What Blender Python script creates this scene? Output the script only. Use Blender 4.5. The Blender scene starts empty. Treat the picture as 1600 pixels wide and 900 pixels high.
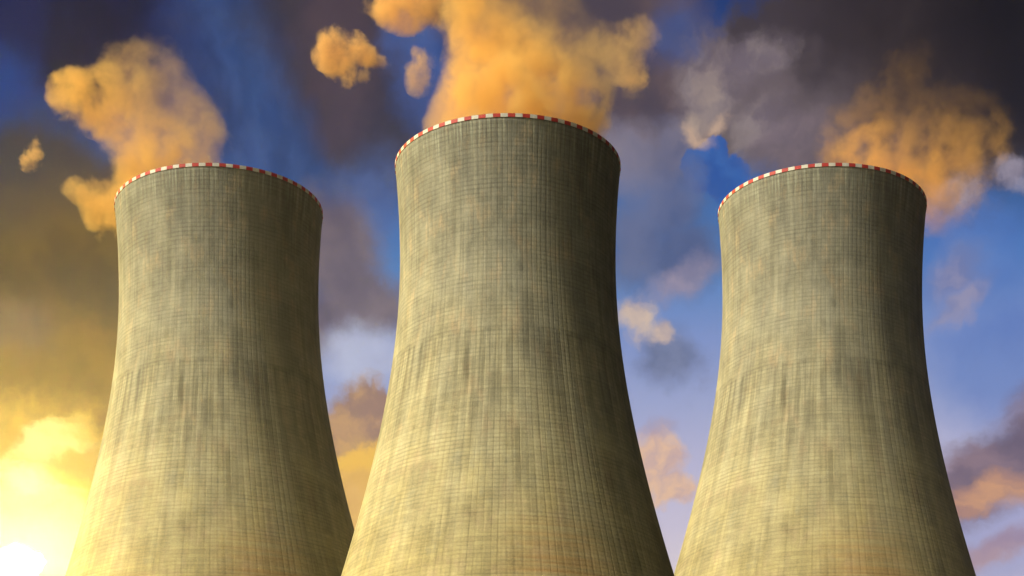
import bpy, bmesh, math, random
from mathutils import Vector

C = bpy.context.scene
COL = C.collection
R = math.radians

# ------------------------------------------------------------------ camera
F = 3600.0            # focal length in photo pixels (1600 wide)
HY = 1923.0           # pixel row of the eye-level horizon (far below the frame)
CZ = 1.7              # eye height
cam_d = bpy.data.cameras.new('camera')
cam = bpy.data.objects.new('camera', cam_d)
COL.objects.link(cam)
cam.location = (0, 0, CZ)
cam.rotation_euler = (R(90), 0, 0)
cam_d.sensor_width = 36
cam_d.lens = F / 1600 * 36
cam_d.shift_y = (HY - 450) / 1600
cam_d.clip_end = 60000
C.camera = cam

def at(px, py, Y):
    return Vector(((px - 800) / F * Y, Y, CZ + (HY - py) / F * Y))

# ------------------------------------------------------------------ sun
SUN_AZ, SUN_EL = 64.0, 42.0     # degrees to the left of straight behind the camera, height
sv = Vector((-math.sin(R(SUN_AZ)) * math.cos(R(SUN_EL)),
             -math.cos(R(SUN_AZ)) * math.cos(R(SUN_EL)), math.sin(R(SUN_EL))))
sl = bpy.data.lights.new('sun', 'SUN')
sl.energy = 3.7
sl.angle = R(0.5)
sl.color = (1.0, 0.91, 0.74)
so = bpy.data.objects.new('sun', sl)
COL.objects.link(so)
so.location = (-200, -200, 300)
so.rotation_euler = (-sv).to_track_quat('-Z', 'Y').to_euler()

# ------------------------------------------------------------------ render
C.view_settings.view_transform = 'Standard'
C.view_settings.look = 'None'
C.view_settings.exposure = 0
C.view_settings.gamma = 1
C.render.engine = 'CYCLES'
C.cycles.use_denoising = True
C.cycles.volume_bounces = 5
C.cycles.max_bounces = 8
C.cycles.adaptive_threshold = 0.02
C.cycles.diffuse_bounces = 2
C.cycles.volume_step_rate = 0.35
C.cycles.volume_max_steps = 256

# ------------------------------------------------------------------ node helpers
def lin(c):
    out = []
    for v in c:
        v /= 255.0
        out.append(v / 12.92 if v <= 0.04045 else ((v + 0.055) / 1.055) ** 2.4)
    return tuple(out)

class NT:
    def __init__(s, tree):
        s.t = tree
        s.n = tree.nodes
    def new(s, typ, **kw):
        n = s.n.new(typ)
        for k, v in kw.items():
            setattr(n, k, v)
        return n
    def put(s, sock, v):
        if isinstance(v, bpy.types.NodeSocket):
            s.t.links.new(v, sock)
        else:
            if sock.type == 'RGBA' and len(v) == 3:
                v = tuple(v) + (1,)
            sock.default_value = v
    def m(s, op, a, b=0.0, c=0.0, clamp=False):
        n = s.new('ShaderNodeMath', operation=op, use_clamp=clamp)
        s.put(n.inputs[0], a)
        s.put(n.inputs[1], b)
        if op in ('MULTIPLY_ADD', 'SMOOTH_MAX', 'SMOOTH_MIN'):
            s.put(n.inputs[2], c)
        return n.outputs[0]
    def vm(s, op, a, b=None, c=None):
        n = s.new('ShaderNodeVectorMath', operation=op)
        s.put(n.inputs[0], a)
        if b is not None:
            s.put(n.inputs[1], b)
        if c is not None:
            s.put(n.inputs[2], c)
        return n.outputs[0]
    def xyz(s, x, y, z=0.0):
        n = s.new('ShaderNodeCombineXYZ')
        s.put(n.inputs[0], x); s.put(n.inputs[1], y); s.put(n.inputs[2], z)
        return n.outputs[0]
    def sep(s, v):
        n = s.new('ShaderNodeSeparateXYZ')
        s.put(n.inputs[0], v)
        return n.outputs[0], n.outputs[1], n.outputs[2]
    def noise(s, v, scale=1.0, detail=4.0, rough=0.55, dist=0.0, col=False, dims='3D'):
        n = s.new('ShaderNodeTexNoise', noise_dimensions=dims)
        s.put(n.inputs['Vector'], v)
        n.inputs['Scale'].default_value = scale
        n.inputs['Detail'].default_value = detail
        n.inputs['Roughness'].default_value = rough
        n.inputs['Distortion'].default_value = dist
        return n.outputs['Color'] if col else n.outputs['Fac']
    def white(s, v, dims='2D'):
        n = s.new('ShaderNodeTexWhiteNoise', noise_dimensions=dims)
        if dims == '1D':
            s.put(n.inputs['W'], v)
        else:
            s.put(n.inputs['Vector'], v)
        return n.outputs['Value']
    def mix(s, f, a, b, blend='MIX'):
        n = s.new('ShaderNodeMix', data_type='RGBA', blend_type=blend)
        s.put(n.inputs[0], f)
        s.put(n.inputs[6], a)
        s.put(n.inputs[7], b)
        return n.outputs[2]
    def ramp(s, f, stops, interp='LINEAR'):
        n = s.new('ShaderNodeValToRGB')
        n.color_ramp.interpolation = interp
        els = n.color_ramp.elements
        while len(els) < len(stops):
            els.new(0.5)
        for e, (p, c) in zip(els, stops):
            e.position = p
            e.color = tuple(c) + (1,)
        s.put(n.inputs[0], f)
        return n.outputs[0]
    def smooth(s, f, lo, hi, a=0.0, b=1.0):
        n = s.new('ShaderNodeMapRange', interpolation_type='SMOOTHSTEP')
        s.put(n.inputs[0], f)
        for i, v in enumerate((lo, hi, a, b)):
            s.put(n.inputs[i + 1], v)
        return n.outputs[0]
    def blob(s, v, cx, cy, rx, ry, rot=0.0, kind='SPHERICAL'):
        mp = s.new('ShaderNodeMapping', vector_type='TEXTURE')
        s.put(mp.inputs[0], v)
        mp.inputs['Location'].default_value = (cx, cy, 0)
        mp.inputs['Rotation'].default_value = (0, 0, R(rot))
        mp.inputs['Scale'].default_value = (rx, ry, 1)
        g = s.new('ShaderNodeTexGradient', gradient_type=kind)
        s.t.links.new(mp.outputs[0], g.inputs[0])
        return g.outputs['Fac']

# ------------------------------------------------------------------ world: Nishita sky under evening cloud
W = bpy.data.worlds.new('World')
C.world = W
W.use_nodes = True
w = NT(W.node_tree)
w.n.clear()
out = w.new('ShaderNodeOutputWorld')
bg = w.new('ShaderNodeBackground')
bg.inputs[1].default_value = 0.1
W.node_tree.links.new(bg.outputs[0], out.inputs[0])
sky = w.new('ShaderNodeTexSky', sky_type='NISHITA')
sky.sun_disc = False
sky.sun_elevation = R(SUN_EL)
sky.sun_rotation = math.atan2(sv.x, sv.y)
sky.air_density = 1.4
sky.dust_density = 2.0
sky.ozone_density = 4.0

tc = w.new('ShaderNodeTexCoord')
dx, dy, dz = w.sep(tc.outputs['Generated'])
az = w.m('ARCTAN2', dx, dy)                       # azimuth from north (+Y), east positive
el = w.m('ARCSINE', dz)
# sky map in hundredths of 1/36 rad: U east, V downwards
SKY = 36.0
U = w.m('MULTIPLY', az, SKY)
V = w.m('MULTIPLY', el, -SKY)
UV0 = w.xyz(U, V, 0.0)

def sk(px, py):
    """direction seen at a photo pixel -> sky map coordinates"""
    x, z = (px - 800) / F, (HY - py) / F
    return math.atan2(x, 1.0) * SKY, -math.atan2(z, math.hypot(1.0, x)) * SKY

# cloud turbulence that bends every cloud outline
wa = w.noise(UV0, 0.55, 5, 0.55, col=True)
wa = w.vm('SUBTRACT', wa, (0.5, 0.5, 0.5))
wb = w.noise(w.vm('ADD', UV0, (31.7, 11.3, 5.1)), 2.2, 5, 0.6, col=True)
wb = w.vm('SUBTRACT', wb, (0.5, 0.5, 0.5))
def warped(a, b):
    v = w.vm('MULTIPLY_ADD', wa, (a, a, 0), UV0)
    return w.vm('MULTIPLY_ADD', wb, (b, b, 0), v)
UVS = warped(0.75, 0.42)       # soft clouds
UVH = warped(0.85, 0.5)       # ragged clouds

# clear sky
grad = w.ramp(w.m('DIVIDE', w.m('SUBTRACT', V, sk(800, -60)[1]), sk(800, 960)[1] - sk(800, -60)[1]),
              [(0.00, lin((18, 44, 104))), (0.22, lin((32, 80, 148))), (0.35, lin((50, 110, 180))),
               (0.45, lin((82, 134, 198))), (0.56, lin((132, 154, 210))), (0.66, lin((164, 174, 216))),
               (0.76, lin((192, 190, 222))), (0.86, lin((210, 202, 224))), (0.96, lin((234, 220, 224)))])
nis = w.mix(1.0, sky.outputs[0], (0.016, 0.020, 0.030), 'MULTIPLY')
col = w.mix(0.12, grad, nis)
pool = {}
def shared(uv, nscale, squash, tint=False):
    """cloud noise fields shared by all clouds of about one size"""
    b = 0.7 if nscale < 0.95 else 1.2 if nscale < 1.5 else 2.2
    if squash != (1, 1):
        b = 1.2
    key = (uv.node.name, b, squash, tint)
    if key not in pool:
        k = 3.0 + 7.3 * len(pool)
        v = w.vm('MULTIPLY_ADD', uv, (squash[0], squash[1], 1), (k, k * 1.7, k))
        pool[key] = w.noise(v, b * (0.8 if tint else 1.0), 3 if tint else 7, 0.6 if tint else 0.66)
    return pool[key]

def layer(col, blobs, c_lo, c_hi, uv, nscale=1.0, amp=0.6, lo=0.3, hi=0.6, op=1.0, cscale=0.8, clo=0.35, chi=0.65,
          squash=(1, 1), ndetail=6, rough=0.6):
    f = None
    for b in blobs:
        px, py, rx, ry = b[:4]
        rot = b[4] if len(b) > 4 else 0
        k = b[5] if len(b) > 5 else 1.0
        cu, cv = sk(px, py)
        g = w.blob(uv, cu, cv, rx / 100, ry / 100, rot)
        if k != 1.0:
            g = w.m('MULTIPLY', g, k)
        f = g if f is None else w.m('SMOOTH_MAX', f, g, 0.25)
    n = shared(uv, nscale, squash)
    f = w.m('MULTIPLY_ADD', w.m('SUBTRACT', n, 0.5), amp, f)
    if uv is UVH:
        lo, hi = lo - 0.03, hi + 0.06
    else:
        lo, hi = lo - 0.04, hi + 0.02
    mask = w.smooth(f, lo, hi, 0.0, op)
    cn = shared(uv, 0.9 if nscale < 1.3 else 1.6, squash, True)
    cc = w.mix(w.smooth(cn, clo, chi), lin(c_lo), lin(c_hi))
    return w.mix(mask, col, cc)

GLOW = (10.5, 7.6, 1.6)
# the sky away from the picture: unseen dark surround, added to hold down the fill light
du = w.m('ABSOLUTE', w.m('ADD', U, 0.0))
away = w.m('MAXIMUM', w.smooth(du, 9.0, 16.0), w.smooth(V, sk(800, -80)[1], sk(800, -700)[1]))
an = w.noise(UV0, 0.16, 6, 0.6)
acol = w.mix(w.smooth(an, 0.35, 0.7), lin((9, 9, 13)), lin((34, 33, 40)))
col = w.mix(away, col, acol)

# unseen golden glow, added low on the left to warm the towers' left sides
sunset = w.blob(UV0, R(-78) * SKY, R(-7) * SKY, R(58) * SKY, R(40) * SKY)  # mask of the added unseen glow, apart from the sunset in view
col = w.mix(w.m('POWER', sunset, 0.8), col, GLOW)
# unseen aureole round the sun, added behind the camera to soften the shade edge
aur = w.vm('DOT_PRODUCT', tc.outputs['Generated'], tuple(sv))
aur = aur.node.outputs['Value']
aur = w.m('POWER', w.smooth(aur, 0.62, 1.0), 1.3)
col = w.mix(aur, col, (3.6, 3.2, 2.2))
# deep blue upper left, blue-grey streaks
col = layer(col, [(250, 60, 420, 260)], (12, 40, 98), (22, 58, 124), UVS, 0.5, 0.35, 0.1, 0.7, 0.85)
col = layer(col, [(60, -10, 380, 190), (120, 90, 120, 100)], (4, 13, 46), (8, 26, 74), UVS, 0.5, 0.3, 0.1, 0.7, 0.95)
col = layer(col, [(10, 140, 90, 110)], (10, 56, 124), (14, 66, 140), UVS, 0.6, 0.3, 0.2, 0.8, 0.8)
col = layer(col, [(430, 190, 200, 330, -20)], (44, 64, 108), (66, 90, 142), UVS, 1.2, 0.5, 0.12, 0.8, 0.85, squash=(1.3, 0.6))
col = layer(col, [(400, 100, 90, 200, -20)], (42, 74, 130), (54, 88, 144), UVS, 1.0, 0.4, 0.2, 0.8, 0.6, squash=(1.3, 0.6))
# brown smoky bank, left
col = layer(col, [(0, 320, 300, 150), (160, 330, 150, 120), (60, 250, 160, 70)], (54, 50, 50), (70, 60, 50), UVS, 0.5, 0.3, 0.10, 0.6, 0.92)
col = layer(col, [(60, 480, 380, 220), (160, 420, 200, 150)], (80, 64, 44), (106, 84, 48), UVS, 0.5, 0.22, 0.08, 0.62, 0.97)
col = layer(col, [(70, 610, 330, 170)], (128, 100, 56), (152, 116, 62), UVS, 0.8, 0.3, 0.1, 0.65, 0.95)
col = layer(col, [(20, 510, 120, 60)], (116, 102, 96), (134, 114, 92), UVS, 1.0, 0.5, 0.25, 0.8, 0.6)
# brown cloud band from the top down to the middle tower
col = layer(col, [(520, 0, 200, 170), (570, 170, 140, 120), (605, 235, 100, 110), (540, 90, 160, 130)], (54, 48, 56), (78, 62, 66), UVS, 0.9, 0.4, 0.14, 0.62, 0.9)
col = layer(col, [(655, 130, 80, 110), (640, 60, 80, 60)], (58, 82, 140), (72, 100, 160), UVS, 1.2, 0.4, 0.25, 0.75, 0.85)
# blue gap and grey clouds between left and middle tower
col = layer(col, [(590, 320, 90, 130, 10)], (76, 100, 156), (98, 124, 176), UVS, 1.2, 0.5, 0.2, 0.8, 0.75)
col = layer(col, [(520, 390, 120, 140), (575, 470, 120, 75), (510, 500, 80, 90)], (98, 86, 98), (128, 112, 114), UVS, 0.9, 0.5, 0.18, 0.65, 0.92)
col = layer(col, [(565, 560, 130, 95)], (172, 178, 208), (190, 196, 220), UVS, 0.9, 0.3, 0.25, 0.7, 0.92)
col = layer(col, [(560, 690, 120, 120), (575, 640, 70, 60)], (156, 122, 104), (196, 152, 104), UVH, 2.2, 0.6, 0.28, 0.5, 0.95)
col = layer(col, [(550, 800, 180, 130)], (214, 164, 84), (240, 190, 100), UVS, 1.0, 0.4, 0.22, 0.6, 0.95)
col = layer(col, [(560, 722, 130, 28, -8)], (244, 192, 84), (254, 214, 100), UVH, 1.2, 0.4, 0.3, 0.75, 0.9)
# grey-brown mass above and right of the middle plume
col = layer(col, [(900, 20, 280, 170), (1000, 100, 170, 160), (1030, 170, 140, 120), (960, 180, 100, 80), (740, -20, 200, 90)], (74, 64, 74), (104, 84, 82), UVS, 0.9, 0.5, 0.16, 0.6, 0.95)
col = layer(col, [(985, 235, 110, 80), (1060, 215, 90, 70)], (112, 110, 134), (142, 136, 154), UVS, 1.2, 0.6, 0.22, 0.75, 0.75)
col = layer(col, [(1050, 50, 80, 80)], (48, 68, 122), (62, 86, 142), UVS, 1.2, 0.4, 0.25, 0.8, 0.75)
# dark storm cloud, upper right
col = layer(col, [(1180, 120, 170, 170), (1330, 80, 280, 240), (1480, 120, 280, 270), (1260, 190, 170, 120), (1590, 60, 280, 280), (1400, 250, 220, 110)],
            (64, 56, 64), (104, 92, 98), UVH, 0.9, 0.6, 0.33, 0.46, 1.0, cscale=0.7)
col = layer(col, [(1470, 40, 330, 190), (1590, 110, 240, 260)], (34, 29, 35), (50, 42, 46), UVS, 0.8, 0.35, 0.10, 0.75, 0.95)
col = layer(col, [(1600, 10, 260, 210), (1590, 130, 110, 150)], (13, 12, 20), (22, 20, 28), UVS, 0.8, 0.3, 0.15, 0.8, 0.95)
# pale edges of that cloud
col = layer(col, [(1110, 130, 90, 130), (1170, 90, 110, 60), (1195, 205, 90, 70)], (116, 104, 116), (154, 140, 140), UVH, 1.6, 0.7, 0.22, 0.85, 0.75)
col = layer(col, [(1115, 120, 36, 60), (1090, 185, 46, 36)], (150, 134, 130), (176, 156, 142), UVH, 1.6, 0.6, 0.25, 0.85, 0.8)
col = layer(col, [(1124, 232, 30, 40, 15), (1105, 262, 56, 46), (1150, 285, 56, 56)], (36, 84, 160), (52, 100, 172), UVS, 2.2, 0.5, 0.28, 0.36, 0.95)
col = layer(col, [(1096, 205, 52, 26, 25), (1128, 188, 34, 22, -20)], (180, 154, 140), (216, 180, 148), UVS, 2.2, 0.6, 0.25, 0.9, 0.9)
col = layer(col, [(1240, 235, 120, 70)], (110, 98, 108), (130, 114, 122), UVS, 1.4, 0.5, 0.25, 0.8, 0.75)
col = layer(col, [(1560, 560, 170, 130), (1520, 400, 150, 120)], (72, 108, 182), (92, 126, 192), UVS, 0.8, 0.3, 0.15, 0.7, 0.7)
col = layer(col, [(1570, 850, 170, 130)], (140, 150, 200), (160, 164, 208), UVS, 0.8, 0.3, 0.15, 0.7, 0.75)
# soft grey clouds right of the middle tower
col = layer(col, [(1040, 320, 120, 150), (1060, 400, 120, 80), (1000, 380, 100, 120)], (76, 88, 128), (106, 112, 144), UVS, 1.1, 0.6, 0.2, 0.78, 0.88)
col = layer(col, [(1065, 435, 100, 44, -25)], (132, 128, 156), (162, 148, 166), UVS, 1.4, 0.5, 0.28, 0.8, 0.8)
col = layer(col, [(1045, 555, 85, 66)], (94, 104, 136), (114, 124, 156), UVS, 1.3, 0.4, 0.18, 0.75, 0.88)
col = layer(col, [(1005, 495, 66, 42, 30), (1046, 515, 40, 28)], (170, 154, 162), (212, 188, 168), UVH, 2.0, 0.6, 0.28, 0.75, 0.95)
col = layer(col, [(1030, 665, 46, 30)], (148, 146, 182), (170, 158, 180), UVS, 1.6, 0.4, 0.25, 0.7, 0.7)
col = layer(col, [(1010, 720, 76, 85, 35), (1040, 775, 66, 46)], (190, 160, 164), (230, 188, 152), UVH, 2.2, 0.6, 0.26, 0.55, 0.92)
# right edge
col = layer(col, [(1500, 475, 100, 34, -35), (1490, 430, 100, 70, -30)], (120, 124, 164), (160, 150, 172), UVH, 1.4, 0.6, 0.28, 0.85, 0.75)
col = layer(col, [(1590, 285, 46, 40), (1500, 310, 100, 50)], (128, 118, 134), (172, 162, 178), UVH, 1.6, 0.6, 0.28, 0.8, 0.8)
col = layer(col, [(1550, 735, 170, 95, -28), (1650, 675, 190, 120, -20)], (98, 84, 106), (134, 110, 122), UVS, 1.1, 0.5, 0.2, 0.6, 0.95, squash=(0.7, 1.5))
col = layer(col, [(1540, 765, 140, 44, -22), (1640, 740, 140, 50, -15), (1500, 800, 80, 26, -10)], (164, 124, 118), (214, 158, 116), UVH, 1.4, 0.55, 0.25, 0.7, 0.92, squash=(0.6, 1.6))
col = layer(col, [(1560, 860, 150, 46, -18)], (150, 124, 148), (176, 142, 146), UVH, 1.6, 0.6, 0.26, 0.8, 0.8, squash=(0.6, 1.6))
# sunset glow, lower left
col = layer(col, [(60, 760, 260, 190)], (214, 166, 70), (240, 196, 84), UVS, 1.0, 0.5, 0.2, 0.6, 0.95)
col = layer(col, [(50, 760, 190, 60, 5), (80, 690, 130, 50, -20)], (236, 196, 86), (255, 238, 156), UVH, 1.6, 0.9, 0.25, 0.6, 0.95, squash=(0.6, 1.5))
col = layer(col, [(45, 745, 90, 34, 18)], (226, 208, 170), (236, 222, 200), UVH, 2.0, 0.6, 0.25, 0.75, 0.6, squash=(0.6, 1.5))
col = layer(col, [(60, 880, 340, 130)], (242, 226, 140), (250, 236, 160), UVS, 0.7, 0.25, 0.2, 0.55, 1.0)
gu, gv = sk(30, 890)
glow = w.blob(UVS, gu, gv, 2.3, 1.5, 0, 'QUADRATIC_SPHERE')
col = w.mix(w.m('MULTIPLY', glow, 1.6, clamp=True), col, (1.25, 1.05, 0.5))

# white-hot heart of the sunset in the lower left corner of the view
cu0, cv0 = sk(14, 882)
glow2 = w.blob(UVS, cu0, cv0, 1.5, 0.95, 0, 'QUADRATIC_SPHERE')
col = w.mix(w.m('MULTIPLY', glow2, 1.4, clamp=True), col, (1.35, 1.2, 0.62))
core = w.blob(UVS, cu0, cv0, R(0.75) * SKY, R(0.6) * SKY, 0, 'QUADRATIC_SPHERE')
col = w.vm('MULTIPLY_ADD', w.xyz(core, core, core), (5200.0, 3900.0, 850.0), col)
W.cycles.sampling_method = 'MANUAL'
W.cycles.sample_map_resolution = 2048
fin = w.vm('SCALE', col)
fin.node.inputs['Scale'].default_value = 10.0
W.node_tree.links.new(fin, bg.inputs[0])

# ------------------------------------------------------------------ object helpers
def tag(o, label=None, cat=None, group=None, kind=None):
    for k, v in (('label', label), ('category', cat), ('group', group), ('kind', kind)):
        if v:
            o[k] = v
    return o

def link(name, me, parent=None):
    o = bpy.data.objects.new(name, me)
    COL.objects.link(o)
    if parent:
        o.parent = parent
    return o

def material(name):
    m = bpy.data.materials.new(name)
    m.use_nodes = True
    t = NT(m.node_tree)
    t.n.clear()
    o = t.new('ShaderNodeOutputMaterial')
    return m, t, o

# ------------------------------------------------------------------ ground
m_ground, t, o = material('dry_grass_ground')
g = t.new('ShaderNodeBsdfPrincipled')
gc = t.new('ShaderNodeTexCoord')
gn = t.noise(gc.outputs['Object'], 0.05, 8, 0.6)
t.put(g.inputs['Base Color'], t.mix(t.smooth(gn, 0.35, 0.65), (0.030, 0.036, 0.016), (0.065, 0.055, 0.028)))
g.inputs['Roughness'].default_value = 0.95
m_ground.node_tree.links.new(g.outputs[0], o.inputs[0])
bm = bmesh.new()
bmesh.ops.create_grid(bm, x_segments=8, y_segments=8, size=3000)
me = bpy.data.meshes.new('ground')
bm.to_mesh(me); bm.free()
me.materials.append(m_ground)
tag(link('ground', me), kind='structure')

# ------------------------------------------------------------------ cooling tower
D0 = 400.0                     # distance of the middle tower
PX = D0 / F                    # metres per photo pixel there
RIM_Y = 263.0
H = (HY - RIM_Y) * PX          # rim height above eye level
RIM_Z = CZ + H
NCOL, ROWH = 144, 6.6 * PX     # formwork panels round the shell, panel height

def radius(z):
    y = RIM_Y + (RIM_Z - z) / PX
    return PX * math.sqrt(169.0 ** 2 + (0.159 if y > 410 else 0.12) * (y - 410.0) ** 2) * 0.996

def concrete():
    m, t, o = material('weathered_concrete')
    b = t.new('ShaderNodeBsdfPrincipled')
    m.node_tree.links.new(b.outputs[0], o.inputs[0])
    uv = t.new('ShaderNodeUVMap', uv_map='panels')
    cu, cv, _ = t.sep(uv.outputs[0])           # cu: panel columns (0 faces the camera, east positive); cv: rows below the rim
    S = NCOL / 360.0
    P = t.xyz(cu, cv, 0)
    # panels
    wob = t.noise(t.xyz(t.m('MULTIPLY', cu, 0.25), t.m('MULTIPLY', cv, 0.1), 0), 1.0, 3, 0.6)
    cvw = t.m('MULTIPLY_ADD', t.m('SUBTRACT', wob, 0.5), 0.5, cv)
    cu1 = t.m('MULTIPLY_ADD', t.m('SUBTRACT', t.noise(t.xyz(t.m('MULTIPLY', cu, 0.45), t.m('MULTIPLY', cv, 0.006), 55.0), 1.0, 3, 0.7), 0.5), 1.5, cu)
    fu = t.m('FRACT', cu1); fv = t.m('FRACT', cvw)
    iu = t.m('FLOOR', cu1); iv = t.m('FLOOR', cvw)
    du = t.m('ABSOLUTE', t.m('SUBTRACT', fu, 0.5))
    dv = t.m('ABSOLUTE', t.m('SUBTRACT', fv, 0.5))
    ju = t.smooth(du, 0.24, 0.5)              # joint lines
    jv = t.smooth(dv, 0.16, 0.5)
    rp = t.white(t.xyz(iu, iv, 0), '2D')
    rr = t.white(iv, '1D')
    rc = t.white(t.m('ADD', iu, 77.7), '1D')
    lineb = t.noise(t.xyz(t.m('MULTIPLY', cu, 0.15), t.m('MULTIPLY', cv, 0.22), 2.0), 1.0, 4, 0.6)   # joints strong here, faint there
    linec = t.noise(t.xyz(t.m('MULTIPLY', iu, 0.37), t.m('MULTIPLY', cv, 0.08), 6.0), 1.0, 4, 0.65)
    # streaks running down and blotches
    st1 = t.noise(t.xyz(t.m('MULTIPLY', cu, 0.55), t.m('MULTIPLY', cv, 0.035), 1.0), 1.0, 5, 0.65)
    st2 = t.noise(t.xyz(t.m('MULTIPLY', cu, 1.7), t.m('MULTIPLY', cv, 0.07), 4.0), 1.0, 4, 0.6)
    bl = t.noise(t.xyz(t.m('MULTIPLY', cu, 0.16), t.m('MULTIPLY', cv, 0.10), 8.0), 1.0, 6, 0.6)
    band = t.noise(t.xyz(t.m('MULTIPLY', cu, 0.03), t.m('MULTIPLY', cv, 0.8), 12.0), 1.0, 4, 0.6)
    fine = t.noise(t.xyz(t.m('MULTIPLY', cu, 3.0), t.m('MULTIPLY', cv, 3.0), 3.0), 1.0, 4, 0.7)
    mot = t.noise(t.xyz(t.m('MULTIPLY', cu, 0.6), t.m('MULTIPLY', cv, 0.5), 17.0), 1.0, 5, 0.65)
    # brightness factor
    v = t.m('MULTIPLY_ADD', t.m('SUBTRACT', rp, 0.5), 0.11, 1.0)
    for tex, k in ((rr, 0.08), (rc, 0.10), (st1, 0.9), (st2, 0.45), (bl, 1.15), (band, 0.34), (fine, 0.8), (mot, 0.35)):
        v = t.m('MULTIPLY_ADD', t.m('SUBTRACT', tex, 0.5), k, v)
    v = t.m('MULTIPLY', v, t.m('SUBTRACT', 1.0, t.m('MULTIPLY', jv, t.m('MULTIPLY', t.smooth(lineb, 0.32, 0.62, 0.05, 0.22), t.m('MULTIPLY_ADD', rr, 0.9, 0.5)))))
    v = t.m('MULTIPLY', v, t.m('SUBTRACT', 1.0, t.m('MULTIPLY', ju, t.m('MULTIPLY', t.smooth(linec, 0.40, 0.66, 0.01, 0.12), t.m('MULTIPLY_ADD', rc, 1.2, 0.3)))))
    # old casting break with dirt washed down below it
    brk = t.m('MULTIPLY_ADD', t.m('SUBTRACT', t.noise(t.xyz(t.m('MULTIPLY', cu, 0.3), 0, 0), 1.0, 3), 0.5), 2.0, cv)
    below = t.m('MULTIPLY', t.smooth(brk, 48.0, 49.2), t.smooth(cv, 80.0, 52.0))
    washed = t.smooth(t.noise(t.xyz(t.m('MULTIPLY', cu, 0.7), t.m('MULTIPLY', cv, 0.02), 21.0), 1.0, 4, 0.65), 0.42, 0.66)
    v = t.m('MULTIPLY', v, t.m('SUBTRACT', 1.0, t.m('MULTIPLY', t.m('MULTIPLY', below, washed), 0.42)))
    seam = t.m('MULTIPLY', t.smooth(brk, 46.6, 48.0), t.smooth(brk, 50.0, 48.4))
    v = t.m('MULTIPLY', v, t.m('SUBTRACT', 1.0, t.m('MULTIPLY', t.m('MULTIPLY', seam, t.smooth(lineb, 0.4, 0.6)), 0.2)))
    # distinct dark runs
    for a, r0, r1, wd, dk in ((-18.5, 50, 68, 0.9, 0.36), (-15, 58, 80, 0.7, 0.28), (10, 38, 62, 2.4, 0.20), (17, 46, 76, 3.0, 0.22), (3.5, 70, 96, 0.8, 0.26),
                              (-34, 62, 96, 1.0, 0.2), (24, 60, 88, 2.0, 0.22), (-6, 56, 70, 1.6, 0.2), (-8.5, 66, 90, 1.0, 0.25)):
        wv = t.m('MULTIPLY_ADD', t.m('SUBTRACT', st2, 0.5), 2.2, t.m('SUBTRACT', cu, a * S))
        k = t.smooth(t.m('ABSOLUTE', wv), wd * 0.9, wd * 0.15)
        k = t.m('MULTIPLY', k, t.m('MULTIPLY', t.smooth(cv, r0, r0 + 4), t.smooth(cv, r1, r0 + 8)))
        v = t.m('MULTIPLY', v, t.m('SUBTRACT', 1.0, t.m('MULTIPLY', k, dk)))
    side_shade = t.m('MULTIPLY', t.smooth(cu, 0 * S, 48 * S), t.smooth(t.m('MULTIPLY_ADD', bl, 0.6, t.m('MULTIPLY', st1, 0.5)), 0.42, 0.68))  # right-side shade painted into the colour, broken up by the stain noise
    v = t.m('MULTIPLY', v, t.m('SUBTRACT', 1.0, t.m('MULTIPLY', side_shade, 0.6)))
    # colours: glow falloff painted in, dim grey-green up high to bright ochre lower down, rust patch near the foot of the frame
    hue = t.noise(t.xyz(t.m('MULTIPLY', cu, 0.22), t.m('MULTIPLY', cv, 0.05), 30.0), 1.0, 5, 0.6)
    lvl = t.m('MULTIPLY_ADD', t.m('SUBTRACT', hue, 0.5), 70.0, cv)
    c = t.ramp(t.m('DIVIDE', lvl, 120.0), [(0.0, (0.178, 0.182, 0.162)), (0.28, (0.25, 0.248, 0.20)),
                                           (0.55, (0.33, 0.312, 0.212)), (0.9, (0.365, 0.32, 0.165))])
    pk = t.noise(t.xyz(t.m('MULTIPLY', cu, 0.35), t.m('MULTIPLY', cv, 0.12), 61.0), 1.0, 5, 0.65)
    c = t.mix(t.smooth(pk, 0.5, 0.72, 0.0, 0.55), c, (0.38, 0.30, 0.20))
    c = t.mix(t.smooth(pk, 0.46, 0.3, 0.0, 0.4), c, (0.25, 0.255, 0.20))
    drip = t.m('MULTIPLY', t.smooth(cv, 9.0, 1.0), t.smooth(st2, 0.45, 0.7))
    c = t.mix(t.m('MULTIPLY', drip, 0.5), c, (0.40, 0.45, 0.38))
    rn = t.m('MULTIPLY', t.smooth(t.m('ABSOLUTE', t.m('SUBTRACT', cu, 16 * S)), 26 * S, 4 * S), t.smooth(cv, 84, 108))
    rust = t.m('MULTIPLY', rn, t.smooth(band, 0.35, 0.65, 0.25, 0.75))
    c = t.mix(rust, c, (0.30, 0.17, 0.06))
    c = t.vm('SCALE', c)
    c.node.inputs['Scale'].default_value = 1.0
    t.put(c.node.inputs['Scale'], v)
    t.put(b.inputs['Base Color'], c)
    b.inputs['Roughness'].default_value = 0.9
    b.inputs['Specular IOR Level'].default_value = 0.25
    bp = t.new('ShaderNodeBump')
    bp.inputs['Strength'].default_value = 0.3
    bp.inputs['Distance'].default_value = 0.08
    hgt = t.m('MULTIPLY_ADD', jv, -0.5, t.m('MULTIPLY_ADD', ju, -1.2, t.m('MULTIPLY', fine, 0.7)))
    t.put(bp.inputs['Height'], hgt)
    m.node_tree.links.new(bp.outputs[0], b.inputs['Normal'])
    return m

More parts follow.
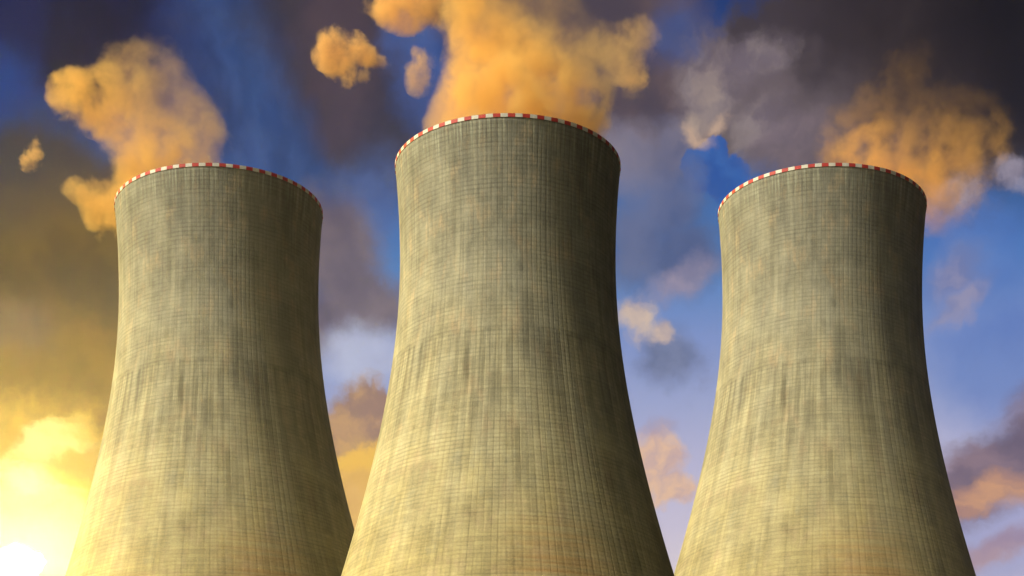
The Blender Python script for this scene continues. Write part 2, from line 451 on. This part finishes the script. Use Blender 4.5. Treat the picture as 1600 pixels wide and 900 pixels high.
def plain(name, color, rough=0.6):
    m, t, o = material(name)
    b = t.new('ShaderNodeBsdfPrincipled')
    gc = t.new('ShaderNodeTexCoord')
    n = t.noise(gc.outputs['Object'], 0.8, 6, 0.7)
    t.put(b.inputs['Base Color'], t.mix(t.smooth(n, 0.3, 0.75), color, tuple(0.72 * x for x in color)))
    b.inputs['Roughness'].default_value = rough
    m.node_tree.links.new(b.outputs[0], o.inputs[0])
    return m

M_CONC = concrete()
M_RED = plain('red_warning_paint', (0.45, 0.016, 0.018))
M_WHITE = plain('white_warning_paint', (0.62, 0.62, 0.60))

def build_shell():
    seg = NCOL * 2
    zs = []
    z = RIM_Z
    while z > -12:
        zs.append(z)
        z -= ROWH * 1.5
    zs.append(-12)
    verts, faces, uvs = [], [], []
    th = 0.55
    for z in zs:                                   # outer skin
        r = radius(z)
        for i in range(seg):
            a = 2 * math.pi * i / seg              # 0 faces the camera (-Y)... opposite side is the seam
            verts.append((r * math.sin(a + math.pi), -r * math.cos(a + math.pi), z))
    n0 = len(verts)
    for z in zs:                                   # inner skin
        r = radius(z) - th
        for i in range(seg):
            a = 2 * math.pi * i / seg
            verts.append((r * math.sin(a + math.pi), -r * math.cos(a + math.pi), z))
    def uvc(i, z):
        return ((i / seg - 0.5) * NCOL, (RIM_Z - z) / ROWH)
    nz = len(zs)
    for j in range(nz - 1):
        for i in range(seg):
            k = (i + 1) % seg
            faces.append((j * seg + i, (j + 1) * seg + i, (j + 1) * seg + k, j * seg + k))
            uvs.append((uvc(i, zs[j]), uvc(i, zs[j + 1]), uvc(i + 1, zs[j + 1]), uvc(i + 1, zs[j])))
            faces.append((n0 + j * seg + i, n0 + j * seg + k, n0 + (j + 1) * seg + k, n0 + (j + 1) * seg + i))
            uvs.append((uvc(i, zs[j]), uvc(i + 1, zs[j]), uvc(i + 1, zs[j + 1]), uvc(i, zs[j + 1])))
    for i in range(seg):                           # top edge
        k = (i + 1) % seg
        faces.append((i, k, n0 + k, n0 + i))
        uvs.append((uvc(i, RIM_Z), uvc(i + 1, RIM_Z), uvc(i + 1, RIM_Z), uvc(i, RIM_Z)))
    me = bpy.data.meshes.new('shell')
    me.from_pydata(verts, [], faces)
    ul = me.uv_layers.new(name='panels')
    li = 0
    for f in uvs:
        for u in f:
            ul.data[li].uv = u
            li += 1
    me.polygons.foreach_set('use_smooth', [True] * len(faces))
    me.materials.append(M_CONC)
    me.update()
    return me

def build_band():
    """red and white warning panels round the lip, a little proud of the shell"""
    n, sub = 100, 4
    bm = bmesh.new()
    top, bot = RIM_Z + 0.10, RIM_Z - 0.50
    for i in range(n):
        ring = []
        for s in range(sub + 1):
            a = 2 * math.pi * (i + 0.012 + (s / sub) * 0.976) / n
            ca, sa = math.sin(a), -math.cos(a)
            ro, ri = radius(RIM_Z) + 0.05, radius(RIM_Z) - 0.62
            ring.append([bm.verts.new((r * ca, r * sa, z)) for r, z in ((ro, bot), (ro, top), (ri, top), (ri, bot))])
        mi = i % 2
        for s in range(sub):
            p, q = ring[s], ring[s + 1]
            for e in range(4):
                g = (e + 1) % 4
                f = bm.faces.new((p[e], q[e], q[g], p[g]))
                f.material_index = mi
        for p, rev in ((ring[0], False), (ring[-1], True)):
            f = bm.faces.new(p if not rev else p[::-1])
            f.material_index = mi
    bmesh.ops.recalc_face_normals(bm, faces=bm.faces)
    me = bpy.data.meshes.new('rim_band')
    bm.to_mesh(me); bm.free()
    me.materials.append(M_RED)
    me.materials.append(M_WHITE)
    return me

shell_me, band_me = build_shell(), build_band()

def tower(label, x, y, scale, dz=0.0):
    e = bpy.data.objects.new('cooling_tower', None)
    COL.objects.link(e)
    e.location = (x, y, dz)
    e.scale = (scale,) * 3
    # turn the weathered face to the road where the camera stands
    e.rotation_euler.z = -math.atan2(x, y)
    tag(e, label, 'cooling tower', 'cooling towers of the power station')
    link('shell', shell_me, e)
    link('rim_band', band_me, e)
    return e

K = 1.4
DS = K * D0 / 0.918
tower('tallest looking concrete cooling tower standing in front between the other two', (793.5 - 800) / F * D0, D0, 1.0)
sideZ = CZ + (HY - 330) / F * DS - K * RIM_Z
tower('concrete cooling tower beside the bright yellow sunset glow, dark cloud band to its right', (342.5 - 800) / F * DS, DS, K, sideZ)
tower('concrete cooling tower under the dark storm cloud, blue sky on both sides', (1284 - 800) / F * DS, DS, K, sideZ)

# ------------------------------------------------------------------ steam
def steam(name, label, cat, group, Y, blobs, density, nfeat, color, amp=2.8, thr=0.66, gain=1.0, inflate=1.6, aniso=-0.3, rough=0.6, billow=0.8):
    """blobs: (px, py, radius px, depth offset m[, weight]); one closed volume of drifting steam"""
    b0 = blobs[0]
    org = at(b0[0], b0[1], Y)
    pts = []
    for b in blobs:
        y = Y + (b[3] if len(b) > 3 else 0.0)
        c = at(b[0], b[1], y) - org
        pts.append((c, b[2] / F * y * inflate, b[4] if len(b) > 4 else 1.0))
    rmin = min(p[1] for p in pts)
    bm = bmesh.new()
    for c, r, k in pts:
        n0 = len(bm.verts)
        res = bmesh.ops.create_icosphere(bm, subdivisions=3, radius=r * 0.95)
        bmesh.ops.translate(bm, verts=res['verts'], vec=c)
    me = bpy.data.meshes.new('tmp')
    bm.to_mesh(me); bm.free()
    tmp = bpy.data.objects.new('tmp', me)
    COL.objects.link(tmp)
    rm = tmp.modifiers.new('r', 'REMESH')
    rm.mode = 'VOXEL'
    rm.voxel_size = max(rmin / 5, 0.35)
    bpy.context.view_layer.update()
    dg = bpy.context.evaluated_depsgraph_get()
    hull = bpy.data.meshes.new_from_object(tmp.evaluated_get(dg))
    bpy.data.objects.remove(tmp)
    bpy.data.meshes.remove(me)
    hull.name = name
    m, t, o = material('light_tinted_steam')
    tcn = t.new('ShaderNodeTexCoord')
    p = tcn.outputs['Object']
    wn = t.noise(p, 0.5 / nfeat, 3, 0.55, col=True)
    pw = t.vm('MULTIPLY_ADD', t.vm('SUBTRACT', wn, (0.5, 0.5, 0.5)), (nfeat * 1.2,) * 3, p)
    pb = t.vm('MULTIPLY_ADD', t.vm('SUBTRACT', wn, (0.5, 0.5, 0.5)), (nfeat * 0.7,) * 3, p)
    f = fw = None                       # f: shape of the plume, fw: how thick the steam is where
    for c, r, k in pts:
        mp = t.vm('MULTIPLY_ADD', pb, (1 / r,) * 3, tuple(-c / r))
        g = t.new('ShaderNodeTexGradient', gradient_type='SPHERICAL')
        m.node_tree.links.new(mp, g.inputs[0])
        v = g.outputs['Fac']
        f = v if f is None else t.m('ADD', f, v)
        fw = t.m('MULTIPLY', v, k) if fw is None else t.m('MULTIPLY_ADD', v, k, fw)
    thick = t.m('DIVIDE', fw, t.m('MAXIMUM', f, 0.01))
    f = t.m('MINIMUM', f, 0.75)
    n = t.noise(pw, 1.0 / nfeat, 7, rough)
    # billows: folded noise gives rounded heads with sharp creases
    bn = t.noise(pw, 2.3 / nfeat, 3, 0.55)
    bn = t.m('ABSOLUTE', t.m('SUBTRACT', bn, 0.5))
    f = t.m('MULTIPLY_ADD', f, 2.0, t.m('MULTIPLY', t.m('SUBTRACT', n, 0.5), amp * 2))
    f = t.m('MULTIPLY_ADD', bn, -billow, f)
    d = t.m('MULTIPLY', t.m('SUBTRACT', f, thr), gain)
    d = t.m('MINIMUM', t.m('MAXIMUM', d, 0.0), 1.0)
    d = t.m('MULTIPLY', t.m('MULTIPLY', t.m('POWER', d, 1.3), thick), density)
    pv = t.new('ShaderNodeVolumePrincipled')
    t.put(pv.inputs['Color'], color)  # orange of the evening light is put into the steam's own colour
    t.put(pv.inputs['Density'], d)
    pv.inputs['Anisotropy'].default_value = aniso
    pv.inputs['Density Attribute'].default_value = ''
    m.node_tree.links.new(pv.outputs[0], o.inputs['Volume'])
    hull.materials.clear()
    hull.materials.append(m)
    ob = link(name, hull)
    ob.location = org
    tag(ob, label, cat, group)
    return ob

ORANGE = (1.0, 0.735, 0.29)
P2 = (1.0, 0.72, 0.34)
G1, G2 = 'steam plumes over the towers', 'loose steam puffs in the sky'
steam('steam_plume', 'broad orange steam plume rising straight up out of the middle tower', 'steam plume', G1, D0, [
    (800, 225, 100), (742, 168, 50), (800, 160, 70), (860, 165, 66), (912, 175, 38), (765, 105, 54, 0, 0.9), (820, 105, 56, 0, 0.6), (875, 115, 50, 0, 0.35), (925, 130, 36, 0, 0.25),
    (738, 45, 38), (765, 55, 42, 0, 0.8), (820, 50, 54, 3, 0.14), (880, 60, 56, 3, 0.10), (735, 0, 38), (718, -30, 36), (780, 0, 46, 0, 0.3), (850, -10, 60, 4, 0.08),
    (704, 15, 28, 0, 0.3), (712, 185, 32, 0, 0.6), (945, 90, 40, 3, 0.12), (690, 195, 22, 0, 0.3)], 0.22, 5.5, ORANGE)
steam('steam_plume', 'curling orange steam plume drifting off the tower beside the sunset glow', 'steam plume', G1, DS, [
    (300, 310, 60), (235, 285, 52), (265, 250, 52, 0, 0.7), (300, 240, 48, 0, 0.4), (215, 232, 44, 0, 0.7), (262, 205, 54, 0, 0.25), (305, 195, 36, 0, 0.25), (205, 180, 46, 0, 0.5), (245, 145, 50, 0, 0.2), (195, 130, 44, 0, 0.5),
    (155, 155, 40), (118, 150, 34), (86, 145, 22), (105, 130, 24), (215, 100, 32, 0, 0.25), (185, 85, 18, 0, 0.3), (245, 110, 36, 0, 0.15), (325, 212, 28, 0, 0.4), (312, 175, 28, 0, 0.25), (140, 335, 18, 14, 0.6), (110, 300, 14, 14, 0.5), (285, 155, 36, 0, 0.14),
    (135, 305, 26, 14), (165, 315, 30, 14), (165, 345, 28, 14), (195, 325, 34, 18), (120, 285, 12, 14, 0.5)], 0.15, 7.0, ORANGE)
steam('steam_plume', 'dark orange steam plume blowing sideways off the tower under storm cloud', 'steam plume', G1, DS, [
    (1350, 290, 60), (1300, 235, 28, 0, 0.3), (1318, 200, 28, 0, 0.3), (1360, 250, 44, 0, 0.7), (1400, 240, 50, 0, 0.45), (1445, 245, 50, 0, 0.35), (1495, 245, 48, 0, 0.5), (1540, 240, 38, 0, 0.5), (1555, 215, 30, 0, 0.3),
    (1405, 295, 46, 0, 1.2), (1440, 305, 40, 10, 1.0), (1480, 285, 44, 8, 0.8), (1400, 190, 50, 0, 0.10), (1460, 180, 54, 0, 0.07), (1520, 185, 44, 0, 0.07), (1345, 170, 28, 0, 0.2), (1375, 145, 28, 0, 0.16), (1410, 115, 28, 0, 0.12), (1440, 90, 24, 0, 0.08), (1455, 340, 30, 14, 0.25), (1470, 320, 40, 14, 0.2)],
    0.085, 6.0, (1.0, 0.62, 0.19), amp=3.2, thr=0.68)
steam('steam_puff', 'ragged orange steam puff left of the middle plume, largest of the loose puffs', 'steam puff', G2, 460, [
    (520, 62, 18), (510, 85, 18), (528, 100, 18), (555, 82, 22), (580, 88, 16), (600, 96, 10), (548, 115, 14, 0, 0.8), (540, 132, 9, 0, 0.8), (572, 118, 9, 0, 0.6), (500, 55, 8, 0, 0.8)], 0.4, 4.0, P2, amp=3.0, thr=0.62, rough=0.66)
steam('steam_puff', 'narrow upright steam puff close to the middle plume, on blue sky', 'steam puff', G2, 460, [
    (656, 105, 20), (652, 82, 13), (655, 128, 17)], 0.22, 3.5, P2, amp=3.0, thr=0.62, rough=0.66)
steam('steam_puff', 'orange steam puff cut by the top edge, above the narrow upright puff', 'steam puff', G2, 460, [
    (630, 5, 32), (600, 8, 26), (655, 15, 26), (640, 25, 20), (680, 0, 26)], 0.3, 4.0, P2, amp=3.0, thr=0.62, rough=0.66)
steam('steam_puff', 'stacked orange steam puff between the middle plume and the grey cloud', 'steam puff', G2, 470, [
    (990, 70, 30, 0, 0.35), (1002, 45, 26, 0, 0.3), (960, 75, 30, 0, 0.25), (990, 112, 20, 0, 0.9), (990, 148, 14, 0, 0.3), (970, 100, 22, 0, 0.3), (935, 65, 26, 0, 0.2), (1005, 125, 12)], 0.2, 4.5, P2, amp=3.0, thr=0.62, rough=0.66)
steam('steam_puff', 'tiny orange steam puff alone over the brown haze beside the curling plume', 'steam puff', G2, DS, [
    (47, 248, 15), (54, 222, 10, 0, 0.8), (60, 240, 8)], 0.3, 3.5, P2, amp=3.0, thr=0.62, rough=0.66)

# ------------------------------------------------------------------ evening air
bm = bmesh.new()
bmesh.ops.create_cube(bm, size=1)
for v in bm.verts:
    v.co = (v.co.x * 6400, v.co.y * 6400, 420 if v.co.z > 0 else -14)
me = bpy.data.meshes.new('haze')
bm.to_mesh(me); bm.free()
m, t, o = material('evening_air')
pv = t.new('ShaderNodeVolumePrincipled')
t.put(pv.inputs['Color'], (0.95, 0.93, 0.88))
pv.inputs['Density'].default_value = 0.00009
pv.inputs['Anisotropy'].default_value = 0.955
pv.inputs['Density Attribute'].default_value = ''
m.node_tree.links.new(pv.outputs[0], o.inputs['Volume'])
me.materials.append(m)
tag(link('haze', me), kind='stuff')
